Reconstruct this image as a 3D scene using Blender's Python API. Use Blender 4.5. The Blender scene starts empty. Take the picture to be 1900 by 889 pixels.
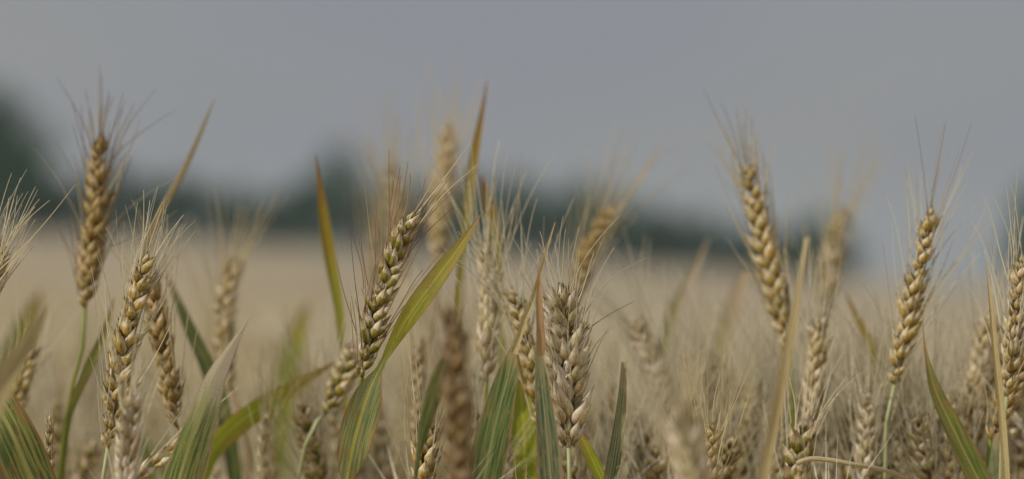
import bpy, math, random
import numpy as np
from mathutils import Vector, Matrix

R = math.radians
random.seed(11)
scene = bpy.context.scene
COL = scene.collection

# ------------------------------------------------------------------ camera
EYE = Vector((0, 0, 1.0))
FPX = 1900 * 100 / 36.0          # pixels per radian of the photograph
cam_d = bpy.data.cameras.new('camera')
cam = bpy.data.objects.new('camera', cam_d)
COL.objects.link(cam)
cam.location = EYE
cam.rotation_euler = (R(90), 0, 0)
cam_d.lens = 100
cam_d.sensor_width = 36
cam_d.clip_start = 0.02
cam_d.clip_end = 6000
cam_d.dof.use_dof = True
cam_d.dof.focus_distance = 1.45
cam_d.dof.aperture_fstop = 4.1
scene.camera = cam

# ------------------------------------------------------------------ light
SUN = Vector((-0.60, -0.40, 0.70)).normalized()
w = bpy.data.worlds.new('World')
scene.world = w
w.use_nodes = True
wt = w.node_tree
wt.nodes.clear()
out = wt.nodes.new('ShaderNodeOutputWorld')
bg = wt.nodes.new('ShaderNodeBackground')
bg.inputs['Strength'].default_value = 0.1
sky = wt.nodes.new('ShaderNodeTexSky')
sky.sky_type = 'NISHITA'
sky.sun_disc = False
sky.sun_elevation = math.asin(SUN.z)
sky.sun_rotation = math.atan2(SUN.x, SUN.y)
sky.dust_density = 3.0
tc = wt.nodes.new('ShaderNodeTexCoord')
sep = wt.nodes.new('ShaderNodeSeparateXYZ')
wt.links.new(tc.outputs['Generated'], sep.inputs[0])
mx = wt.nodes.new('ShaderNodeMath'); mx.operation = 'MAXIMUM'
wt.links.new(sep.outputs['Z'], mx.inputs[0]); mx.inputs[1].default_value = 0.03
cmb = wt.nodes.new('ShaderNodeCombineXYZ')
wt.links.new(sep.outputs['X'], cmb.inputs[0]); wt.links.new(sep.outputs['Y'], cmb.inputs[1]); wt.links.new(mx.outputs[0], cmb.inputs[2])
wt.links.new(cmb.outputs[0], sky.inputs['Vector'])
nz = wt.nodes.new('ShaderNodeTexNoise')
nz.inputs['Scale'].default_value = 5.0
nz.inputs['Detail'].default_value = 3.0
mp = wt.nodes.new('ShaderNodeMapping')
mp.inputs['Scale'].default_value = (1, 1, 2.2)
mp.inputs['Location'].default_value = (0.35, 0.1, 0.0)
wt.links.new(tc.outputs['Generated'], mp.inputs['Vector'])
wt.links.new(mp.outputs[0], nz.inputs['Vector'])
cr = wt.nodes.new('ShaderNodeValToRGB')
cr.color_ramp.elements[0].position = 0.35
cr.color_ramp.elements[0].color = (0.73, 0.77, 0.86, 1)
cr.color_ramp.elements[1].position = 0.65
cr.color_ramp.elements[1].color = (0.80, 0.825, 0.85, 1)
wt.links.new(nz.outputs['Fac'], cr.inputs[0])
sc = wt.nodes.new('ShaderNodeMix'); sc.data_type = 'RGBA'; sc.blend_type = 'MULTIPLY'
sc.inputs[0].default_value = 1.0
wt.links.new(cr.outputs[0], sc.inputs[6])
sc.inputs[7].default_value = (7.75, 7.65, 7.62, 1)
mix = wt.nodes.new('ShaderNodeMix'); mix.data_type = 'RGBA'
mix.inputs[0].default_value = 0.88
wt.links.new(sky.outputs[0], mix.inputs[6])
wt.links.new(sc.outputs[2], mix.inputs[7])
wt.links.new(mix.outputs[2], bg.inputs['Color'])
wt.links.new(bg.outputs[0], out.inputs['Surface'])

sd = bpy.data.lights.new('sun', 'SUN')
sd.energy = 5.0
sd.angle = R(0.6)
sd.color = (1.0, 0.93, 0.80)
so = bpy.data.objects.new('sun', sd)
COL.objects.link(so)
so.rotation_euler = SUN.to_track_quat('Z', 'Y').to_euler()
so.location = (0, 0, 30)

vs = scene.view_settings
vs.view_transform = 'Standard'
vs.look = 'None'
vs.gamma = 1
vs.use_curve_mapping = False
vs.exposure = -1.02
scene.cycles.use_denoising = True
scene.cycles.max_bounces = 6
scene.cycles.diffuse_bounces = 3
scene.cycles.transmission_bounces = 3
scene.cycles.volume_bounces = 1
scene.cycles.sample_clamp_indirect = 4

# ------------------------------------------------------------------ helpers
def at(px, py, d):
    return Vector(((px - 950) / FPX * d, d, 1.0 - (py - 444.5) / FPX * d))

def tag(o, label=None, cat=None, group=None, kind=None):
    if label: o['label'] = label
    if cat: o['category'] = cat
    if group: o['group'] = group
    if kind: o['kind'] = kind
    return o

class MB:
    def __init__(s):
        s.v = []; s.f = []; s.uv = []; s.tone = []; s.mi = []
    def vert(s, co, uv=(0, 0), tone=(0, 0, 0)):
        s.v.append(tuple(co)); s.uv.append(uv); s.tone.append(tone)
        return len(s.v) - 1
    def mesh(s, name, mats, smooth=True, origin=None):
        me = bpy.data.meshes.new(name)
        v = np.array(s.v, dtype=np.float64)
        if origin is not None and len(v): v = v - np.array(origin)
        me.from_pydata(v.tolist(), [], s.f)
        for m in (mats if isinstance(mats, (list, tuple)) else [mats]): me.materials.append(m)
        if s.mi: me.polygons.foreach_set('material_index', s.mi)
        me.polygons.foreach_set('use_smooth', [smooth] * len(me.polygons))
        uvl = me.uv_layers.new(name='UVMap')
        idx = np.empty(len(me.loops), dtype=np.int32); me.loops.foreach_get('vertex_index', idx)
        uvl.data.foreach_set('uv', np.array(s.uv, dtype=np.float32)[idx].ravel())
        at_ = me.attributes.new('tone', 'FLOAT_VECTOR', 'POINT')
        at_.data.foreach_set('vector', np.array(s.tone, dtype=np.float32).ravel())
        me.update()
        return me

def link(name, data, parent=None, loc=None):
    o = bpy.data.objects.new(name, data)
    COL.objects.link(o)
    if parent: o.parent = parent
    if loc is not None: o.location = loc
    return o

def spline(pts, n):
    """Catmull-Rom through pts (tuples of any length), resampled to n points"""
    P = np.array(pts, dtype=float)
    if len(P) == 2:
        t = np.linspace(0, 1, n)[:, None]
        return P[0] * (1 - t) + P[1] * t
    seg = np.r_[0, np.cumsum(np.linalg.norm(np.diff(P[:, :3], axis=0), axis=1))]
    seg /= seg[-1]
    M = np.zeros_like(P)
    for i in range(len(P)):
        if 0 < i < len(P) - 1:
            h0, h1 = seg[i] - seg[i - 1], seg[i + 1] - seg[i]
            a, b = (P[i] - P[i - 1]) / max(h0, 1e-9), (P[i + 1] - P[i]) / max(h1, 1e-9)
            M[i] = (a * h1 + b * h0) / max(h0 + h1, 1e-9)
    M[0] = 1.5 * (P[1] - P[0]) / max(seg[1], 1e-9) - 0.5 * M[1]
    M[-1] = 1.5 * (P[-1] - P[-2]) / max(seg[-1] - seg[-2], 1e-9) - 0.5 * M[-2]
    res = []
    for u in np.linspace(0, 1, n):
        k = min(int(np.searchsorted(seg, u, side='right')) - 1, len(P) - 2)
        h = max(seg[k + 1] - seg[k], 1e-9); t = (u - seg[k]) / h
        res.append((2 * t ** 3 - 3 * t * t + 1) * P[k] + (t ** 3 - 2 * t * t + t) * h * M[k] + (-2 * t ** 3 + 3 * t * t) * P[k + 1] + (t ** 3 - t * t) * h * M[k + 1])
    return np.array(res)

def tube(m, P, rad, sides=6, v0=0.0, v1=1.0, tonez=0.0, cap=True):
    P = np.asarray(P, dtype=float); n = len(P)
    T = np.gradient(P, axis=0)
    ref = np.array([0.31, 0.95, 0.05])
    rings = []
    for i in range(n):
        t = T[i] / (np.linalg.norm(T[i]) + 1e-12)
        a = np.cross(t, ref); a /= np.linalg.norm(a) + 1e-12
        b = np.cross(t, a)
        u = i / (n - 1)
        r = rad[0] + (rad[1] - rad[0]) * u if len(rad) == 2 else rad[i]
        ring = [m.vert(P[i] + r * (math.cos(k * 2 * math.pi / sides) * a + math.sin(k * 2 * math.pi / sides) * b),
                       (k / sides, v0 + (v1 - v0) * u), (v0 + (v1 - v0) * u, 0, tonez)) for k in range(sides)]
        rings.append(ring)
        if i:
            q = rings[i - 1]
            for k in range(sides):
                m.f.append((q[k], q[(k + 1) % sides], ring[(k + 1) % sides], ring[k]))
    if cap:
        m.f.append(tuple(rings[-1])); m.f.append(tuple(reversed(rings[0])))

# ------------------------------------------------------------------ materials
class NT:
    def __init__(s, name):
        s.m = bpy.data.materials.new(name); s.m.use_nodes = True
        s.t = s.m.node_tree; s.t.nodes.clear()
        s.out = s.t.nodes.new('ShaderNodeOutputMaterial')
    def n(s, typ, **kw):
        x = s.t.nodes.new(typ)
        for k, v in kw.items(): setattr(x, k, v)
        return x
    def l(s, a, b): s.t.links.new(a, b)
    def ramp(s, fac, stops, interp='LINEAR'):
        r = s.n('ShaderNodeValToRGB'); r.color_ramp.interpolation = interp
        e = r.color_ramp.elements
        while len(e) < len(stops): e.new(0.5)
        for el, (p, c) in zip(e, stops):
            el.position = p
            el.color = (c[0], c[1], c[2], 1) if isinstance(c, (tuple, list)) else (c, c, c, 1)
        s.l(fac, r.inputs[0]); return r.outputs[0]
    def mix(s, fac, a, b, mode='MIX'):
        x = s.n('ShaderNodeMix', data_type='RGBA', blend_type=mode)
        for i, val in ((0, fac), (6, a), (7, b)):
            if hasattr(val, 'default_value') or hasattr(val, 'is_linked'): s.l(val, x.inputs[i])
            elif i == 0: x.inputs[0].default_value = val
            else: x.inputs[i].default_value = (val[0], val[1], val[2], 1) if isinstance(val, tuple) else (val, val, val, 1)
        return x.outputs[2]
    def math(s, op, a, b=None):
        x = s.n('ShaderNodeMath', operation=op)
        for i, val in ((0, a), (1, b)):
            if val is None: continue
            if isinstance(val, (int, float)): x.inputs[i].default_value = val
            else: s.l(val, x.inputs[i])
        return x.outputs[0]
    def noise(s, vec, scale, detail=3, rough=0.5, mapping=None):
        if mapping:
            mp = s.n('ShaderNodeMapping'); mp.inputs['Scale'].default_value = mapping
            s.l(vec, mp.inputs['Vector']); vec = mp.outputs[0]
        x = s.n('ShaderNodeTexNoise'); x.inputs['Scale'].default_value = scale
        x.inputs['Detail'].default_value = detail; x.inputs['Roughness'].default_value = rough
        s.l(vec, x.inputs['Vector']); return x.outputs['Fac']
    def surface(s, col, rough=0.5, spec=0.3, trans=0.0, bump=None, bstr=0.3, bdist=0.0003, tcol=None):
        p = s.n('ShaderNodeBsdfPrincipled')
        s.l(col, p.inputs['Base Color']) if hasattr(col, 'is_linked') else setattr(p.inputs['Base Color'], 'default_value', (*col, 1))
        p.inputs['Roughness'].default_value = rough
        p.inputs['Specular IOR Level'].default_value = spec
        if bump is not None:
            b = s.n('ShaderNodeBump'); b.inputs['Strength'].default_value = bstr; b.inputs['Distance'].default_value = bdist
            s.l(bump, b.inputs['Height']); s.l(b.outputs[0], p.inputs['Normal'])
        if trans > 0:
            tr = s.n('ShaderNodeBsdfTranslucent')
            c = tcol if tcol is not None else col
            s.l(c, tr.inputs[0]) if hasattr(c, 'is_linked') else setattr(tr.inputs[0], 'default_value', (*c, 1))
            mxs = s.n('ShaderNodeMixShader'); mxs.inputs[0].default_value = trans
            s.l(p.outputs[0], mxs.inputs[1]); s.l(tr.outputs[0], mxs.inputs[2]); s.l(mxs.outputs[0], s.out.inputs[0])
        else:
            s.l(p.outputs[0], s.out.inputs[0])
        return s.m

def husk_mat(name, base, mid, tip, edge, spots=0.4, seed=0):
    t = NT(name)
    a = t.n('ShaderNodeAttribute', attribute_name='tone')
    sp = t.n('ShaderNodeSeparateXYZ'); t.l(a.outputs['Vector'], sp.inputs[0])
    uv = t.n('ShaderNodeUVMap', uv_map='UVMap').outputs[0]
    obj = t.n('ShaderNodeTexCoord').outputs['Object']
    oi = t.n('ShaderNodeObjectInfo').outputs['Random']
    blot = t.noise(obj, 260, 3)
    tt = t.math('ADD', sp.outputs[0], t.math('MULTIPLY', t.math('SUBTRACT', blot, 0.5), 0.55))
    col = t.ramp(tt, [(0.02, base), (0.30, mid), (0.44, mid), (0.56, edge), (0.82, tip), (0.97, (0.30, 0.15, 0.09))])  # dark foot is part pigment, part shade between husks put into the colour
    fe = t.math('POWER', sp.outputs[1], 1.1)
    col = t.mix(fe, col, edge)
    rb = t.ramp(sp.outputs[2], [(0.0, (0.66, 0.60, 0.46)), (0.3, (0.92, 0.95, 0.80)), (0.6, (1, 1, 1)), (1.0, (1.14, 1.17, 1.3))])
    col = t.mix(1.0, col, rb, 'MULTIPLY')
    st = t.noise(uv, 1.0, 2, 0.6, (22, 1.6, 1))
    col = t.mix(1.0, col, t.ramp(st, [(0.34, (0.52, 0.45, 0.34)), (0.5, (1, 1, 1)), (0.7, (1.1, 1.08, 1.06))]), 'MULTIPLY')
    spk = t.noise(obj, 900, 2)
    col = t.mix(t.ramp(spk, [(0.60, 0.0), (0.72, spots)]), col, (0.13, 0.065, 0.03))
    col = t.mix(1.0, col, t.ramp(oi, [(0, (0.82, 0.80, 0.74)), (0.5, (1, 1, 1)), (1, (1.12, 1.1, 1.08))]), 'MULTIPLY')
    return t.surface(col, 0.68, 0.16, 0.2, st, 0.9, 0.0005)

def awn_mat(name, c0, c1):
    t = NT(name)
    a = t.n('ShaderNodeAttribute', attribute_name='tone')
    sp = t.n('ShaderNodeSeparateXYZ'); t.l(a.outputs['Vector'], sp.inputs[0])
    oi = t.n('ShaderNodeObjectInfo').outputs['Random']
    col = t.ramp(sp.outputs[0], [(0.0, c0), (0.25, c0), (1.0, c1)])
    col = t.mix(1.0, col, t.ramp(oi, [(0, 0.7), (1, 1.15)]), 'MULTIPLY')
    return t.surface(col, 0.38, 0.4, 0.4)

def leaf_mat(name, green, yellow, tip, edge, t0=0.55, t1=0.8, stripe=0.6, brown=0.3, low=None):
    """tone.x runs along the blade, tone.y across; uv in real cm"""
    t = NT(name)
    a = t.n('ShaderNodeAttribute', attribute_name='tone')
    sp = t.n('ShaderNodeSeparateXYZ'); t.l(a.outputs['Vector'], sp.inputs[0])
    uv = t.n('ShaderNodeUVMap', uv_map='UVMap').outputs[0]
    oi = t.n('ShaderNodeObjectInfo').outputs['Random']
    big = t.noise(uv, 1.0, 3, 0.6, (1.4, 0.45, 1))
    fine = t.noise(uv, 1.0, 2, 0.5, (7, 0.35, 1))
    vein = t.noise(uv, 1.0, 1, 0.5, (15, 0.12, 1))
    pat = t.noise(uv, 1.0, 4, 0.7, (4.0, 0.9, 1))
    # green with yellow-green veins
    if low:
        lw = t.ramp(t.math('ADD', sp.outputs[0], t.math('MULTIPLY', t.math('SUBTRACT', fine, 0.5), 0.1)), [(0.42, 0.0), (0.54, 1.0)])
        green_, yellow_ = t.mix(lw, low[0], green), t.mix(lw, low[1], yellow)
    else:
        green_, yellow_ = green, yellow
    col = t.mix(t.ramp(fine, [(0.44, 0.0), (0.56, stripe)]), green_, yellow_)
    col = t.mix(t.ramp(vein, [(0.55, 0.0), (0.68, 0.5)]), col, tuple(min(1, c * 1.3 + 0.04) for c in yellow))
    col = t.mix(t.ramp(pat, [(0.56, 0.0), (0.62, 0.55)]), col, tuple(0.6 * c + 0.4 * e for c, e in zip(yellow, edge)))
    # brown patches
    col = t.mix(t.ramp(t.math('ADD', t.math('MULTIPLY', pat, 0.5), t.math('MULTIPLY', big, 0.5)), [(0.53, 0.0), (0.60, brown)]), col, edge)
    # dying tip
    v = t.math('ADD', sp.outputs[0], t.math('MULTIPLY', t.math('SUBTRACT', fine, 0.5), 0.35))
    v = t.math('ADD', v, t.math('MULTIPLY', t.math('SUBTRACT', big, 0.5), 0.2))
    col = t.mix(t.ramp(v, [(t0 - 0.12, 0.0), (t0 + 0.1, 0.85)]), col, tuple(0.6 * y + 0.4 * q for y, q in zip(yellow, tip)))
    col = t.mix(t.ramp(v, [(t1 - 0.1, 0.0), (t1 + 0.08, 1.0)]), col, tip)
    # midrib and edges
    ac = t.math('ABSOLUTE', t.math('SUBTRACT', sp.outputs[1], 0.5))
    col = t.mix(t.ramp(ac, [(0.022, 0.7), (0.06, 0.0)]), col, tuple(min(1, c * 1.25 + 0.05) for c in yellow))
    ed = t.math('ADD', ac, t.math('MULTIPLY', t.math('SUBTRACT', pat, 0.5), 0.12))
    col = t.mix(t.ramp(ed, [(0.42, 0.0), (0.485, 0.8)]), col, edge)
    sp2 = t.noise(uv, 1.0, 2, 0.5, (9, 9, 1))
    col = t.mix(t.ramp(sp2, [(0.63, 0.0), (0.70, 0.6)]), col, (0.20, 0.09, 0.035))
    col = t.mix(1.0, col, t.ramp(oi, [(0, 0.8), (1, 1.15)]), 'MULTIPLY')
    return t.surface(col, 0.45, 0.35, 0.36, vein, 0.5, 0.0004)

def simple_mat(name, cols, scale=40, rough=0.6, trans=0.0, mapping=None, coord='Object', bump=0.0, bdist=0.01):
    t = NT(name)
    c = t.n('ShaderNodeTexCoord').outputs[coord]
    f = t.noise(c, scale, 4, 0.6, mapping)
    k = len(cols)
    col = t.ramp(f, [(0.32 + 0.36 * i / (k - 1), x) for i, x in enumerate(cols)])
    oi = t.n('ShaderNodeObjectInfo').outputs['Random']
    col = t.mix(1.0, col, t.ramp(oi, [(0, 0.82), (1, 1.15)]), 'MULTIPLY')
    return t.surface(col, rough, 0.25, trans, f if bump else None, bump, bdist)

# husk palettes: base (own tint, darkened to paint shade into gaps), middle, tip, papery edge
HUSK = {
    'gold':  husk_mat('golden_husk', (0.40, 0.26, 0.04), (0.74, 0.52, 0.15), (0.80, 0.62, 0.30), (0.92, 0.83, 0.60), 0.6),
    'green': husk_mat('green_gold_husk', (0.20, 0.21, 0.02), (0.44, 0.37, 0.07), (0.64, 0.45, 0.23), (0.90, 0.79, 0.60), 0.7),
    'pale':  husk_mat('pale_husk', (0.66, 0.50, 0.20), (0.90, 0.77, 0.52), (0.84, 0.67, 0.45), (0.94, 0.87, 0.72), 0.45),
    'tan':   husk_mat('tan_husk', (0.48, 0.33, 0.09), (0.78, 0.59, 0.28), (0.80, 0.64, 0.38), (0.91, 0.82, 0.62), 0.5),
    'brown': husk_mat('brown_husk', (0.27, 0.17, 0.04), (0.54, 0.37, 0.12), (0.62, 0.45, 0.20), (0.76, 0.61, 0.38), 0.6),
    'dark':  husk_mat('dark_husk', (0.12, 0.07, 0.02), (0.28, 0.18, 0.07), (0.40, 0.27, 0.13), (0.56, 0.42, 0.27)),
}
AWN = {
    'straw': awn_mat('straw_awn', (0.88, 0.78, 0.52), (0.82, 0.70, 0.46)),
    'white': awn_mat('pale_awn', (0.95, 0.90, 0.72), (0.92, 0.84, 0.66)),
    'red':   awn_mat('reddish_awn', (0.62, 0.45, 0.28), (0.36, 0.17, 0.13)),
    'brown': awn_mat('brown_awn', (0.50, 0.36, 0.20), (0.33, 0.20, 0.12)),
}
LEAF = {
    'striped': leaf_mat('striped_green_leaf', (0.12, 0.19, 0.065), (0.52, 0.51, 0.15), (0.60, 0.36, 0.22), (0.46, 0.24, 0.11), 0.75, 0.95, 0.75, 0.6),
    'bluegreen': leaf_mat('blue_green_leaf', (0.16, 0.23, 0.13), (0.50, 0.51, 0.25), (0.62, 0.44, 0.26), (0.66, 0.46, 0.28), 0.8, 0.95),
    'deep':    leaf_mat('deep_green_leaf', (0.10, 0.17, 0.05), (0.34, 0.38, 0.12), (0.60, 0.44, 0.24), (0.44, 0.27, 0.11), 0.85, 0.97, 0.5),
    'lime':    leaf_mat('yellow_green_leaf', (0.27, 0.38, 0.03), (0.55, 0.52, 0.06), (0.50, 0.26, 0.10), (0.46, 0.22, 0.08), 0.72, 0.92, 0.5, 0.3),
    'folded':  leaf_mat('folded_green_leaf', (0.38, 0.43, 0.05), (0.62, 0.58, 0.10), (0.56, 0.33, 0.17), (0.46, 0.20, 0.10), 0.80, 0.93, 0.5, 0.4, ((0.20, 0.27, 0.12), (0.58, 0.57, 0.26))),
    'amber':   leaf_mat('amber_tipped_leaf', (0.27, 0.37, 0.05), (0.60, 0.42, 0.04), (0.34, 0.17, 0.05), (0.56, 0.40, 0.06), 0.66, 0.86, 0.45, 0.2),
    'whitetip': leaf_mat('bleached_tip_leaf', (0.14, 0.22, 0.06), (0.50, 0.52, 0.19), (0.90, 0.80, 0.62), (0.60, 0.44, 0.26), 0.46, 0.60, 0.7),
    'tantip':  leaf_mat('tan_topped_leaf', (0.30, 0.38, 0.06), (0.52, 0.48, 0.12), (0.74, 0.58, 0.40), (0.55, 0.36, 0.20), 0.42, 0.60, 0.5),
    'dry':     leaf_mat('dry_straw_leaf', (0.56, 0.46, 0.22), (0.68, 0.57, 0.30), (0.62, 0.50, 0.26), (0.50, 0.37, 0.18), 0.8, 0.95, 0.4),
    'rust':    leaf_mat('rusty_dry_leaf', (0.46, 0.28, 0.12), (0.56, 0.40, 0.20), (0.66, 0.46, 0.25), (0.34, 0.15, 0.06), 0.7, 0.9, 0.4),
    'browngreen': leaf_mat('browning_green_leaf', (0.15, 0.23, 0.05), (0.44, 0.38, 0.10), (0.50, 0.33, 0.19), (0.40, 0.22, 0.10), 0.7, 0.85, 0.5, 0.6),
}
def stem_mat(name, a, b):
    t = NT(name)
    at_ = t.n('ShaderNodeAttribute', attribute_name='tone')
    sp = t.n('ShaderNodeSeparateXYZ'); t.l(at_.outputs['Vector'], sp.inputs[0])
    uv = t.n('ShaderNodeUVMap', uv_map='UVMap').outputs[0]
    n = t.noise(uv, 1.0, 2, 0.6, (14, 30, 1))
    col = t.ramp(sp.outputs[0], [(0.0, b), (0.7, a), (1.0, a)])
    col = t.mix(1.0, col, t.ramp(n, [(0.3, 0.75), (0.7, 1.15)]), 'MULTIPLY')
    return t.surface(col, 0.42, 0.35, 0.12, n, 0.3, 0.0003)
STEM = {
    'green': stem_mat('green_stem', (0.27, 0.32, 0.045), (0.44, 0.38, 0.13)),
    'pale':  stem_mat('pale_green_stem', (0.52, 0.54, 0.28), (0.58, 0.50, 0.28)),
    'straw': stem_mat('straw_stem', (0.66, 0.54, 0.30), (0.60, 0.48, 0.27)),
    'brown': stem_mat('brown_stem', (0.36, 0.22, 0.10), (0.42, 0.30, 0.15)),
}

# ------------------------------------------------------------------ terrain
CAN = [(-40, 0.92), (0, 0.92), (2.5, 0.88), (4, 0.78), (6, 0.727), (10, 0.66), (20, 0.507), (50, 0.29), (100, 0.015), (205, -0.38), (1200, -40)]
CX = np.array([c[0] for c in CAN]); CZ = np.array([c[1] for c in CAN])
def canopy(x, y):
    f = np.clip((y - 2.5) / 8.0, 0, 1)
    return np.interp(y, CX, CZ) - 0.056 * np.clip(x, -80, 80) * f
CROP = 0.88
def ground(x, y): return float(canopy(x, y)) - CROP

def sheet(name, xs, ys, zf, mat, smooth=True):
    X, Y = np.meshgrid(xs, ys); Z = zf(X, Y)
    nx, ny = len(xs), len(ys)
    V = np.stack([X, Y, Z], -1).reshape(-1, 3)
    F = [(j * nx + i, j * nx + i + 1, (j + 1) * nx + i + 1, (j + 1) * nx + i) for j in range(ny - 1) for i in range(nx - 1)]
    me = bpy.data.meshes.new(name); me.from_pydata(V.tolist(), [], F); me.materials.append(mat)
    me.polygons.foreach_set('use_smooth', [smooth] * len(F))
    return link(name, me)

soil = simple_mat('dry_soil', [(0.32, 0.25, 0.16), (0.44, 0.35, 0.23), (0.52, 0.43, 0.30)], 3.0, 0.9, coord='Object', bump=0.6, bdist=0.02)
xs = np.r_[-600, -300, -150, -80, -50, np.arange(-36, 37, 3), 50, 80, 150, 300, 600]
ys = np.r_[-40, -15, -5, 0, 1, 2, 2.5, 3, 3.5, 4, 5, 6, 7, 8, 9, 10.5, 14, 20, 30, 50, 75, 100, 150, 205, 240, 300, 500, 800, 1200]
tag(sheet('ground', xs, ys, lambda x, y: canopy(x, y) - CROP, soil), kind='structure')

# far wheat, seen only as one surface of ears
t = NT('distant_wheat')
oc = t.n('ShaderNodeTexCoord').outputs['Object']
n1 = t.noise(oc, 0.35, 5, 0.75, (1, 0.28, 1)); n2 = t.noise(oc, 22, 3)
col = t.ramp(n1, [(0.34, (0.40, 0.335, 0.225)), (0.5, (0.49, 0.41, 0.29)), (0.66, (0.56, 0.475, 0.345))])
col = t.mix(1.0, col, t.ramp(n2, [(0.3, 0.8), (0.7, 1.1)]), 'MULTIPLY')
far_wheat = t.surface(col, 0.8, 0.1, 0.0, n2, 0.8, 0.05)
rs = np.random.RandomState(5)
def crop_z(x, y):
    e = np.clip((y - 9.0) / 5.0, 0, 1) * np.clip((205.5 - y) / 1.5, 0, 1)
    return canopy(x, y) - CROP + 0.02 + e * (CROP - 0.08) + rs.uniform(-0.04, 0.04, x.shape) * e
tag(sheet('distant_wheat', np.arange(-60, 60.1, 0.8), np.r_[np.arange(9, 30, 0.7), np.arange(30, 204, 2.0), 204, 205.6], crop_z, far_wheat),
    'pale beige expanse of ripe wheat stretching to the tree line', 'wheat field', kind='stuff')

# ------------------------------------------------------------------ trees
bark = simple_mat('bark', [(0.08, 0.06, 0.045), (0.16, 0.12, 0.09)], 6, 0.9, mapping=(4, 4, 1), bump=0.6, bdist=0.02)
crown_m = [simple_mat('foliage_dark', [(0.014, 0.060, 0.024), (0.026, 0.086, 0.035), (0.045, 0.118, 0.048)], 1.2, 0.6, 0.15),
           simple_mat('foliage_green', [(0.018, 0.068, 0.026), (0.032, 0.098, 0.039), (0.055, 0.135, 0.052)], 1.2, 0.6, 0.15)]
def tree_meshes(h, wd, seed, mat):
    rnd = random.Random(seed)
    m = MB()
    tube(m, spline([(0, 0, -0.3), (0.05 * wd, 0.02, 0.3 * h), (-0.03 * wd, 0.03, 0.6 * h), (0.02, 0, 0.9 * h)], 12), (0.035 * h, 0.006 * h), 9)
    clumps = []
    for k in range(13):
        a = rnd.uniform(0, 6.28); z0 = h * rnd.uniform(0.16, 0.6); rr = wd * rnd.uniform(0.28, 0.5)
        z1 = min(z0 + rnd.uniform(0.1, 0.3) * h, 0.88 * h)
        sq = math.sqrt(max(0.1, 1 - ((z1 / h - 0.5) / 0.55) ** 2))
        e = Vector((rr * sq * math.cos(a), rr * sq * math.sin(a), z1))
        tube(m, spline([(0, 0, z0), tuple(Vector((e.x * .5, e.y * .5, z0 + (z1 - z0) * .35))), tuple(e)], 6), (0.012 * h, 0.003 * h), 5)
        clumps.append((e, wd * rnd.uniform(0.13, 0.24)))
    for k in range(12):
        z = h * rnd.uniform(0.12, 0.97); sq = math.sqrt(max(0.03, 1 - ((z / h - 0.48) / 0.53) ** 2))
        a = rnd.uniform(0, 6.28); q = rnd.uniform(0, 0.75)
        clumps.append((Vector((wd * .5 * sq * q * math.cos(a), wd * .5 * sq * q * math.sin(a), z)), wd * rnd.uniform(0.14, 0.22)))
    c = MB()
    for (p, r) in clumps:
        for _ in range(95):
            d = Vector((rnd.gauss(0, 1), rnd.gauss(0, 1), rnd.gauss(0, .8))).normalized() * (r * rnd.uniform(0.45, 1.12))
            o = p + d
            n = (d.normalized() + Vector((rnd.uniform(-1, 1), rnd.uniform(-1, 1), rnd.uniform(-.2, 1.2))) * .8).normalized()
            u = n.orthogonal().normalized(); v = n.cross(u); ang = rnd.uniform(0, 6.28)
            u, v = u * math.cos(ang) + v * math.sin(ang), v * math.cos(ang) - u * math.sin(ang)
            s_ = rnd.uniform(0.10, 0.20) * (0.5 + wd / 8)
            ids = [c.vert(o + u * s_), c.vert(o + v * s_ * .55 + n * .03), c.vert(o - u * s_), c.vert(o - v * s_ * .55 + n * .03)]
            c.f.append(tuple(ids))
    return m.mesh('trunk', bark), c.mesh('crown', mat, smooth=False)

TREES = []
for i in range(5):
    TREES.append((5.0, 4.6, tree_meshes(5.0, 4.6, 40 + i, crown_m[i % 2])))
def put_tree(px, top, d, wpx, label, group=None, k=0, name='tree'):
    x = (px - 950) / FPX * d
    g = ground(x, d)
    H = 1.0 - (top - 444.5) / FPX * d - g
    W = wpx / FPX * d
    h, wd, (tm, cm) = TREES[k % 5]
    r = bpy.data.objects.new(name, None); COL.objects.link(r)
    r.location = (x, d, g); r.scale = (W / wd, W / wd, H / h); r.rotation_euler = (0, 0, random.uniform(0, 6.28))
    tag(r, label, 'tree', group)
    link('trunk', tm, r); link('crown', cm, r)
TL = [(60, 340), (115, 335), (160, 318), (210, 305), (262, 312), (310, 325), (350, 340), (395, 345), (440, 348), (485, 352), (530, 345), (575, 335),
      (672, 325), (720, 340), (765, 345), (810, 338), (855, 330), (900, 325), (948, 330), (990, 338), (1035, 345), (1080, 348),
      (1125, 356), (1170, 372), (1215, 380), (1262, 392), (1310, 400), (1355, 412), (1400, 420), (1440, 426), (1482, 420), (1525, 408), (1562, 436)]
for i, (px, top) in enumerate(TL):
    put_tree(px, top + random.uniform(-6, 6), 208 + random.uniform(-2, 5), 84 + random.uniform(-8, 16),
             'blurred dark green tree in the low tree line along the far field edge', 'trees of the distant tree line', i)
put_tree(-28, 185, 150, 270, 'large dark green tree rising highest at the left end of the tree line', None, 1)
put_tree(66, 282, 165, 130, 'dark tree of middle height right beside the large tree at the left end', None, 2)
put_tree(622, 282, 204, 112, 'narrow tree standing taller than its neighbours in the middle of the tree line', None, 3)
put_tree(1918, 332, 190, 110, 'lone dark tree cut by the right edge of the picture, apart from the tree line', None, 4)

# ------------------------------------------------------------------ wheat ears
PROF = [(0, .25), (.06, .52), (.15, .82), (.27, 1.0), (.38, .98), (.50, .82), (.61, .62), (.72, .42), (.83, .25), (.92, .12), (1, .03)]
PT = np.array([p[0] for p in PROF]); PR = np.array([p[1] for p in PROF])

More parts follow.
